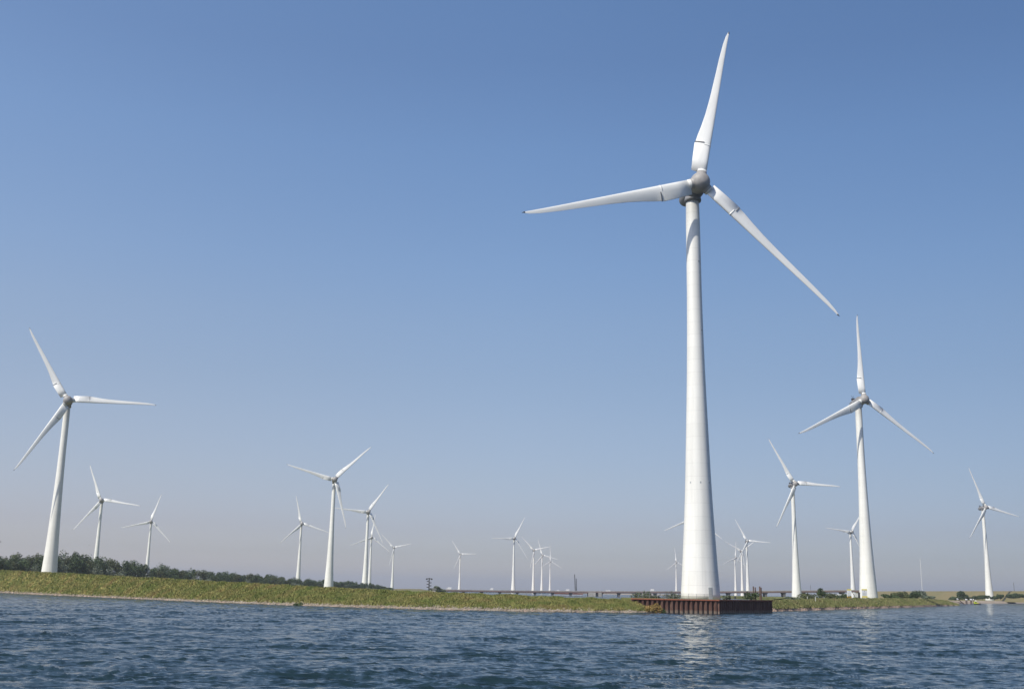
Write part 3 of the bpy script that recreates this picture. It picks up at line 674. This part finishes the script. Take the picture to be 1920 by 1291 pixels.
bush(1732,1752,1116.5,1122.5,500,M_leafG,'low grey scrub near the end of the right bank')
bush(1798,1812,1109.5,1123,760,M_leafD,'round dark tree standing at the foot of the sea dike',cat='tree',name='tree',shape='bush')
bush(1780,1802,1118.5,1123.5,755,M_leafD,'low dark hedge left of the round tree below the sea dike')
bush(1810,1832,1117.5,1123.5,765,M_leafD,'low dark hedge behind the piles and the yellow boat')
bush(1832,1852,1116,1122.5,800,M_leafD,'dark hedge left of the rightmost turbine foot')
bush(1858,1872,1117.5,1122.5,800,M_leafD,'small dark hedge right of the rightmost turbine foot')
bush(1870,1882,1114.5,1122.5,800,M_leafD,'rounded dark bush right of the rightmost turbine')
bush(1888,1912,1113,1120.5,830,M_leafD,'long dark hedge under the sea dike near the right edge')
bush(1908,1940,1114,1121,830,M_leafD,'dark hedge cut off by the right edge')
bush(808,826,1099,1109,640,M_leafG,'grey green tree beside the dark signal mast',cat='tree',name='tree',shape='round')
bush(818,834,1102,1109,640,M_leafG,'low grey shrub at the left end of the viaduct')
for i,(a,b,yt,yb) in enumerate(((553,572,1131.5,1134.5),(678,700,1134,1138),(842,856,1139.5,1142.5))):
    bush(a,b,yt,yb,G((a+b)/2,yb)[1]+.8,M_leafD,('small dark bush at the left bank waterline below the tall Y shaped turbine','dark bush at the waterline below the end of the wood','tiny dark bush at the waterline below the lone distant turbine')[i])

# ------------------------------------------------------------------ viaduct
BD=900.0
M_pier=mat('shaded_pier_concrete',(.17,.16,.155),.85,(.11,.105,.10),scale=.8)  # shadow on the piers is put into this darker concrete colour
bx=[826,900,1000,1100,1200,1300,1400,1500,1600,1612]; by=[1105,1106.2,1107.4,1108.4,1108.4,1108.6,1108,1107.2,1106.4,1106.4]
via=empty('viaduct',(0,BD,0)); tag(via,'long low road viaduct with reddish girder crossing behind the turbines','bridge')
def bz(x): return P(x,np.interp(x,bx,by),BD)
mb=MB(); xs=np.arange(826,1614,8.0); v=[]
for x in xs:
    p=bz(x)
    for (dy,dz) in ((-5,0),(-5,-.95),(-4,-1.35),(4,-1.35),(5,-.95),(5,0)): v.append((p[0],dy,p[2]+dz))
mb.add(v,[(i*6+k,i*6+(k+1)%6,(i+1)*6+(k+1)%6,(i+1)*6+k) for i in range(len(xs)-1) for k in range(6)]+[tuple(range(6)),tuple((len(xs)-1)*6+k for k in range(6))[::-1]]); mb.build('girder',M_bridge,via)
mb=MB(); v=[]
for x in xs:
    p=bz(x)
    for (dy,dz) in ((-5.1,.5),(-5.1,.02),(-4.8,.02),(-4.8,.5)): v.append((p[0],dy,p[2]+dz))
mb.add(v,[(i*4+k,i*4+(k+1)%4,(i+1)*4+(k+1)%4,(i+1)*4+k) for i in range(len(xs)-1) for k in range(4)]); mb.build('parapet',M_conc,via)
for x in (869,903,937,970,1003,1036,1070,1127,1160,1194,1228,1262,1365,1399,1434,1468.5,1504,1540,1578):
    p=bz(x); mb=MB(); zt=p[2]-1.33
    prof=[(-.5,.75),(zt*.45,.8),(zt-.6,1.0),(zt,1.6)]
    v=[]
    for z,hw in prof: v+=[(p[0]-hw,-4,z),(p[0]+hw,-4,z),(p[0]+hw,4,z),(p[0]-hw,4,z)]
    mb.add(v,[(i*4+k,i*4+(k+1)%4,(i+1)*4+(k+1)%4,(i+1)*4+k) for i in range(3) for k in range(4)]+[(12,13,14,15)]); mb.build('pier',M_pier,via)
p0=bz(1102);p1=bz(1127); mb=MB(); z=p0[2]-.45; W_=p1[0]-p0[0]
mb.box((p0[0]+W_*.27,-1,z/2-.4),(W_*.54,13,z+.8)); mb.box((p1[0]-W_*.12,-1,z/2-.4),(W_*.24,12.4,z+.8)); mb.box((p0[0]+W_*.65,1.5,z/2-.5),(W_*.26,9,z+.6)); mb.build('abutment',M_conc,via)
# vehicles on it
def truck(px,L_,Hh,label,box=True):
    p=bz(px); t=empty('truck' if box else 'car',(p[0],BD-2.5,p[2]+.05)); tag(t,label,'truck' if box else 'car')
    k_=.62 if px<1400 and px!=900 else 1; t.scale=(k_,)*3; L_/=k_; Hh/=k_*1.05
    if box:
        mb=MB(); mb.box((0.3,0,Hh/2+.55),(L_*.74,2.4,Hh-.55)); mb.build('cargo_box',M_white,t)
        mb=MB(); mb.box((-L_*.43,0,1.25),(L_*.13,2.3,1.9)); c=mb.build('cab',M_white,t); mb=MB(); mb.box((-L_*.43-L_*.067,0,1.7),(.06,2.0,.7)); mb.build('windscreen',M_glass,c)
    else:
        mb=MB(); mb.add([(-L_/2,-.85,.35),(L_/2,-.85,.35),(L_/2,.85,.35),(-L_/2,.85,.35),(-L_/2,-.85,.85),(L_/2,-.85,.95),(L_/2,.85,.95),(-L_/2,.85,.85),(-L_*.2,-.7,1.45),(L_*.35,-.7,1.45),(L_*.35,.7,1.45),(-L_*.2,.7,1.45)],[(0,3,2,1),(0,1,5,4),(1,2,6,5),(2,3,7,6),(3,0,4,7),(4,5,9,8),(5,6,10,9),(6,7,11,10),(7,4,8,11),(8,9,10,11)]); mb.build('body',M_white,t)
    for wx in (-L_*.32,L_*.3):
        for wy in (-1,.8): mb=MB(); mb.tube([(wx,wy,.42),(wx,wy+.22,.42)],.42,12); mb.build('wheel',M_dark,t)
    return t
truck(842.5,4.34,1.98,'pale lorry at the left end of the viaduct')
truck(922,2.73,1.91,'short white box truck on the viaduct over its third pier')
truck(1222,3.47,1.98,'white lorry on the viaduct above the grey quay shrubs')
truck(1064,3.22,1.58,'low white van shaped truck on the viaduct left of the lattice crane')
truck(1045.5,2.23,0.99,'white car on the viaduct between the central turbines and the crane',False)
truck(1137,2.23,0.99,'white car on the viaduct just right of the concrete abutment',False)
truck(1141.5,2.23,0.99,'second white car right of the concrete abutment, following the first',False)
# low pontoon and building under the viaduct
def gbox(name,label,cat,px0,px1,y0,y1,d,mat_,dep=6,roof=None):
    a=P(px0,y1,d);b=P(px1,y1,d);tp=P(px0,y0,d); t=empty(name,((a[0]+b[0])/2,d,max(0,a[2]))); tag(t,label,cat); h=tp[2]-max(0,a[2])
    mb=MB(); mb.box((0,0,h/2),(b[0]-a[0],dep,h)); mb.build('wall',mat_,t)
    if roof: mb=MB(); mb.box((0,0,h+.25),(b[0]-a[0]+.8,dep+.8,.5)); mb.build('roof',roof,t)
    return t,h,b[0]-a[0]
t,h,w_=gbox('jetty','long pale low jetty beyond the viaduct, left of the abutment','jetty',1038,1092,1112.3,1114.4,935,M_white,8,M_cap)
t,h,w_=gbox('low_building','low white building under the left end of the viaduct','building',842,868,1110.6,1113,930,M_white,10,M_rail)
for k in range(7): mb=MB(); mb.box((-w_/2+w_*(k+.5)/7,-5.03,h*.55),(.8,.1,h*.4)); mb.build('window',M_glass,t)
gbox('shed','grey shed beside the tree near the signal mast','shed',811,817,1104,1109,630,M_conc,4,M_rail)
# signal mast
def signal_mast():
    d=610; b=P(804,1109,d); tp=P(804,1082.5,d); t=empty('signal_mast',(b[0],d,LZ)); tag(t,'dark signal mast with short arms left and right on the bank','mast'); H=tp[2]-LZ
    mb=MB(); mb.tube([(0,0,0),(0,0,H)],[.36,.26],8); mb.build('pole',M_dark,t)
    mb=MB(); mb.box((0,0,H-.45),(3.4,.35,.35)); mb.build('crossbar',M_dark,t)
    for sx in (-1.35,1.35): mb=MB(); mb.box((sx,0,H-.75),(.9,.6,.6)); mb.build('lamp',M_dark,t)
    for k in range(6):
        sx=(-1)**k; mb=MB(); mb.box((-sx*.75,0,H-1.8-k*.82),(1.1,.4,.45)); mb.build('arm',M_dark,t)
signal_mast()
def crane():
    d=1440; b=P(1079.5,1108,d); t=empty('lattice_crane',(b[0],d,1.0)); tag(t,'tall dark lattice crane with two close booms behind the viaduct','crane')
    def lattice(x0,z1,x1,w0,w1,name):
        mb=MB(); n=9
        for sx,sy in ((-1,-1),(1,-1),(1,1),(-1,1)): mb.tube([(x0+sx*w0,sy*w0,0),(x1+sx*w1,sy*w1,z1)],.16,5)
        for i in range(n):
            q0,q1=i/n,(i+1)/n; f=lambda q,sx,sy:(x0+(x1-x0)*q+sx*(w0+(w1-w0)*q),sy*(w0+(w1-w0)*q),z1*q)
            mb.tube([f(q0,-1,-1),f(q1,1,-1)],.11,4); mb.tube([f(q0,1,1),f(q1,-1,1)],.11,4); mb.tube([f(q1,-1,-1),f(q1,1,-1)],.10,4)
        mb.build(name,M_dark,t)
    z1=P(1077.5,1076,d)[2]-1; z2=P(1080.5,1084,d)[2]-1
    lattice(-.2,z1,-1.6,.75,.35,'boom'); lattice(1.0,z2,.7,.5,.25,'back_mast'); mb=MB(); mb.box((0,0,1.0),(4,3,2.4)); mb.build('cab',M_dark,t)
crane()
def mast(px,ytop,d,r,mat_,label):
    b=P(px,1110,d); z1=P(px-.4,ytop,d)[2]; t=empty('radio_mast',(b[0],d,.5)); tag(t,label,'mast'); H=z1-.5
    mb=MB(); n=10
    for k in range(3): a=k*2.094; mb.tube([(r*math.cos(a),r*math.sin(a),0),(r*math.cos(a),r*math.sin(a),H)],r*.38,5)
    for i in range(n*3):
        a=(i%3)*2.094; a2=a+2.094; mb.tube([(r*math.cos(a),r*math.sin(a),H*i/(n*3)),(r*math.cos(a2),r*math.sin(a2),H*(i+1)/(n*3))],r*.2,4)
    mb.build('lattice',mat_,t); mb=MB(); mb.tube([(0,0,H),(0,0,H+2)],r*.2,5); mb.build('antenna',mat_,t)
mast(1729.5,1047,1250,.30,M_white,'very thin pale radio mast above the sea dike')
mast(1520,1096.5,1900,.5,M_rail,'short thin mast beyond the viaduct, right of the medium turbine')
mast(1902,1092,1500,.4,M_rail,'faint short mast beyond the sea dike near the right edge')

# ------------------------------------------------------------------ quay fittings, mooring poles, piles
def dolphin(pts,d,label,group,ytop,r=.17,white=False,lean=0,brace=True):
    c=P(sum(pts)/len(pts),1120,d); t=empty('mooring_dolphin',(c[0],d,0)); tag(t,label,'mooring posts',group)
    z=P(pts[0],ytop,d)[2]; X=[P(p,1120,d)[0]-c[0] for p in pts]
    for i,x in enumerate(X):
        zz=z*(1-.04*(i%2)); mb=MB(); mb.tube([(x+lean,(i%2)*.8,-1),(x,(i%2)*.8,zz)],r,10); q=mb.build('pile',M_rust,t)
        mb=MB(); mb.tube([(x,(i%2)*.8,zz-(.0 if white else .0)),(x,(i%2)*.8,zz+(.75 if white else .12))],r*(1.45 if white else 1.1),10); mb.build('cap',M_pileW if white else M_rust,q)
    if brace and len(X)>1:
        for q in (.35,.62): mb=MB(); mb.tube([(X[0],.0,z*q),(X[-1],.8*((len(X)-1)%2),z*(q+.06))],r*.45,6); mb.build('brace',M_rust,t)
    return t
dolphin([1413,1418,1425,1429],262,'four rusty steel mooring poles standing behind the quay',None,1099.5,.15)
dolphin([1810.5,1813.5],700,'pair of dark mooring piles with white tops, nearer the leaning pile',None,1124,.24,True,brace=False)
dolphin([1819.3,1822.5,1825],700,'three dark mooring piles with white tops beside the yellow boat',None,1124,.24,True,brace=False)
def leaning():
    a=P(1796.5,1123,690); b=P(1808,1131.2,690); t=empty('leaning_pile',(b[0],690,0)); tag(t,'dark mooring pile leaning far to the left with a white tip','mooring pile')
    mb=MB(); ax=a[0]-b[0]; mb.tube([(.8,0,-.6),(ax,0,a[2])],.26,10); mb.build('pile',M_rust,t); mb=MB(); mb.tube([(ax,0,a[2]),(ax-.75,0,a[2]+.5)],.36,10); mb.build('cap',M_pileW,t)
leaning()
def boat():
    a=G(1826,1130.9); d=690; x0=P(1826,1130,d)[0]; x1=P(1839,1130,d)[0]; L_=x1-x0; t=empty('workboat',((x0+x1)/2,d,0)); tag(t,'small workboat with dark hull and bright yellow green wheelhouse','boat')
    n=9; v=[];mb=MB()
    for i in range(n):
        q=i/(n-1); x=(q-.5)*L_; w_=.85*(1-max(0,q-.55)**2*4.2); w_=max(w_,.06); sh=.55+.35*max(0,q-.4)**1.2
        v+=[(x,-w_,sh),(x,-w_*.6,-.3),(x,w_*.6,-.3),(x,w_,sh)]
    mb.add(v,[(i*4+k,i*4+k+1,(i+1)*4+k+1,(i+1)*4+k) for i in range(n-1) for k in range(3)]+[(i*4+3,i*4,(i+1)*4,(i+1)*4+3) for i in range(n-1)]+[(0,1,2,3)]); mb.build('hull',M_dark,t)
    YG=mat('bright_yellow_green_paint',(.62,.72,.02),.45,(.55,.62,.03),scale=3)
    mb=MB(); mb.box((-L_*.28,0,1.05),(L_*.34,1.3,1.3)); w=mb.build('wheelhouse',YG,t); mb=MB(); mb.box((-L_*.28,-.67,1.3),(L_*.24,.04,.4)); mb.build('window',M_glass,w)
    mb=MB(); mb.box((-L_*.02,0,.72),(L_*.3,1.2,.5)); mb.build('deck_cover',M_yellow,t)
    mb=MB(); mb.tube([(-L_*.2,0,1.6),(-L_*.2,0,3.1)],.07,6); mb.build('mast',M_white,t); mb=MB(); mb.box((-L_*.2,0,2.3),(.8,.3,.6)); mb.build('radar',M_white,t)
boat()
def board(px0,px1,y0,y1,d,label,bottom):
    a=P(px0,y1,d);b=P(px1,y1,d);tp=P(px0,y0,d); z0=a[2]; w_=b[0]-a[0]; h=tp[2]-z0; gz=z0-.9; t=empty('information_board',((a[0]+b[0])/2,d,gz),R_(4)); tag(t,label,'sign board')
    mb=MB(); mb.box((0,0,.9+h/2),(w_,.10,h)); pn=mb.build('panel',M_panel,t)
    mb=MB(); mb.box((0,-.062,.9+h*.94),(w_+.02,.03,h*.12)); mb.build('top_band',M_yellow,pn)
    mb=MB(); mb.box((0,-.062,.9+h*.06+.03),(w_+.02,.03,h*.16)); mb.build('bottom_band',bottom,pn)
    mb=MB(); mb.box((-.05,-.055,.9+h*.73),(w_*.14,.012,h*.035),mi=0); mb.box((.07,-.055,.9+h*.695),(w_*.10,.012,h*.03)); mb.build('emblem',M_dark,pn)
    mb=MB()
    for k in range(6): mb.box((0,-.054,.9+h*(.56-.065*k)),(w_*(.70-.06*(k%3)),.010,h*.014))
    mb.build('text_lines',M_rail,pn)
    for sx in (-.32,.0,.32): mb=MB(); mb.tube([(w_*sx,.1,-.3),(w_*sx,.1,.95)],.05,6); mb.build('leg',M_rail,t)
M_orange=mat('orange_yellow_paint',(.85,.50,.02),.5,(.8,.42,.02),scale=3)
board(1588.5,1597,1103.8,1119.6,418,'tall white board with yellow top and orange base, left of the turbine tower',M_orange)
board(1616.2,1626.6,1103.6,1119,430,'white and yellow board standing in front of the right turbine tower',M_yellow)
def cabin():
    d=428; a=P(1600,1120,d); b=P(1609,1120,d); t=empty('container',((a[0]+b[0])/2,d,a[2]-.2)); tag(t,'pale container between the two yellow and white boards','container'); L_=b[0]-a[0]
    mb=MB(); mb.box((0,0,1.15),(L_*.8,1.5,1.5)); c=mb.build('body',M_white,t)
    for k in range(4): mb=MB(); mb.box((-L_*.3+k*L_*.2,-.77,1.15),(.05,.06,1.4)); mb.build('rib',M_rail,c)
    mb=MB(); mb.box((0,0,.2),(L_*.85,1.2,.4)); mb.build('base',M_dark,t)
    t2=empty('metal_stair',(P(1599.5,1120,d-1.5)[0],d-1.5,a[2]-.2)); tag(t2,'thin grey stair leaning between the boards','stair')
    for o in (0,.5): mb=MB(); mb.tube([(-.3+o*0,o,2.6),(1.2,o,0)],.06,6); mb.build('stringer',M_rail,t2)
    for k in range(6): mb=MB(); q=(k+.5)/6; mb.tube([(-.3+1.5*q,0,2.6*(1-q)),(-.3+1.5*q,.5,2.6*(1-q))],.04,5); mb.build('tread',M_rail,t2)
    t3=empty('cabinet',(P(1610.6,1120,d)[0],d,a[2]-.2)); tag(t3,'dark narrow cabinet right beside the boards turbine tower','cabinet'); mb=MB(); mb.box((0,0,1.1),(.75,.7,2.2)); mb.build('body',M_dark,t3); mb=MB(); mb.box((0,0,2.26),(.9,.85,.1)); mb.build('lid',M_rust,t3)
cabin()
for px,lb in ((1573,'white car parked behind the scrub, left one of the two'),(1584,'white car parked behind the scrub, nearer the boards')):
    p=P(px,1119,440); t=truck(900,4.2,1.5,lb,False); t.location=(p[0],440,p[2]-.3)
# a marker post or two on the right bank
for px,lb in ((1514,'white marker post on the right bank below the scrub mound'),(1529,'short white marker post on the right bank nearer the round tree')):
    p=P(px,1124.5,285); t=empty('marker_post',(p[0],285,p[2]-.5)); tag(t,lb,'post'); mb=MB(); mb.tube([(0,0,0),(0,0,1.45)],.07,8); mb.build('pole',M_white,t); mb=MB(); mb.tube([(0,0,1.45),(0,0,1.55)],.10,8); mb.build('cap',M_dark,t)
# birds
def bird_mesh(fl,mat_):
    pass
def bird(p,L_,label,mat_,flying=True,rz=0):
    t=empty('gull',tuple(p),rz); tag(t,label,'bird'); mb=MB(); n=8
    prof=[(-.5,.02),(-.42,.05),(-.2,.13),(.05,.15),(.25,.10),(.36,.085),(.45,.09),(.52,.05),(.60,.012)]
    v=[(x*L_,r*L_*math.cos(2*math.pi*k/n),r*L_*math.sin(2*math.pi*k/n)+(.1*L_ if x>.3 and not flying else 0)) for x,r in prof for k in range(n)]
    f=[(i*n+k,i*n+(k+1)%n,(i+1)*n+(k+1)%n,(i+1)*n+k) for i in range(len(prof)-1) for k in range(n)]
    mb.add(v,f)
    if flying:
        for sg in (-1,1):
            mb.add([(.15*L_,sg*.08*L_,.05*L_),(-.12*L_,sg*.08*L_,.05*L_),(.12*L_,sg*.55*L_,.28*L_),(-.10*L_,sg*.55*L_,.26*L_),(-.12*L_,sg*1.15*L_,.12*L_),(.15*L_,sg*.08*L_,.09*L_),(-.12*L_,sg*.08*L_,.07*L_),(.12*L_,sg*.55*L_,.31*L_)],[(0,1,3,2),(2,3,4),(5,7,3,6),(7,4,3)])
    mb.build('body',mat_,t,smooth=True); return t
M_bird=mat('dark_brown_feathers',(.07,.05,.045),.8,(.12,.09,.08),scale=6)
bird(P(-1,1015,150),.42,'dark bird flying at the left edge above the wood',M_bird,True,R_(10))
bird(P(167,1022,330),.30,'tiny bird flying between the two leftmost turbines',M_bird,True,R_(60))
bird(P(1365,1098,260),.30,'tiny dark bird in the air right of the biggest tower',M_bird,True,R_(80))
q=G(1163,1147.6); bird((q[0],q[1]-.3,.12),.5,'white gull sitting on the water by the left bank',M_white,False,R_(20))
q=G(1145,1146.5); bird((q[0],q[1]+.8,.45),.4,'white gull standing on the shore stones near the quay',M_white,False,R_(160))

# ------------------------------------------------------------------ haze
def haze():
    mb=MB(); mb.box((0,3000,69),(24000,24000,142)); M=bpy.data.materials.new('thin_summer_haze'); M.use_nodes=True; t=M.node_tree
    t.nodes.remove(t.nodes['Principled BSDF']); v=t.nodes.new('ShaderNodeVolumePrincipled'); v.inputs['Density'].default_value=HAZE
    v.inputs['Color'].default_value=(.86,.90,1.0,1); v.inputs['Anisotropy'].default_value=.2
    t.links.new(v.outputs[0],t.nodes['Material Output'].inputs['Volume'])
    tag(mb.build('haze',M),kind='stuff')
HAZE=.00012
haze()
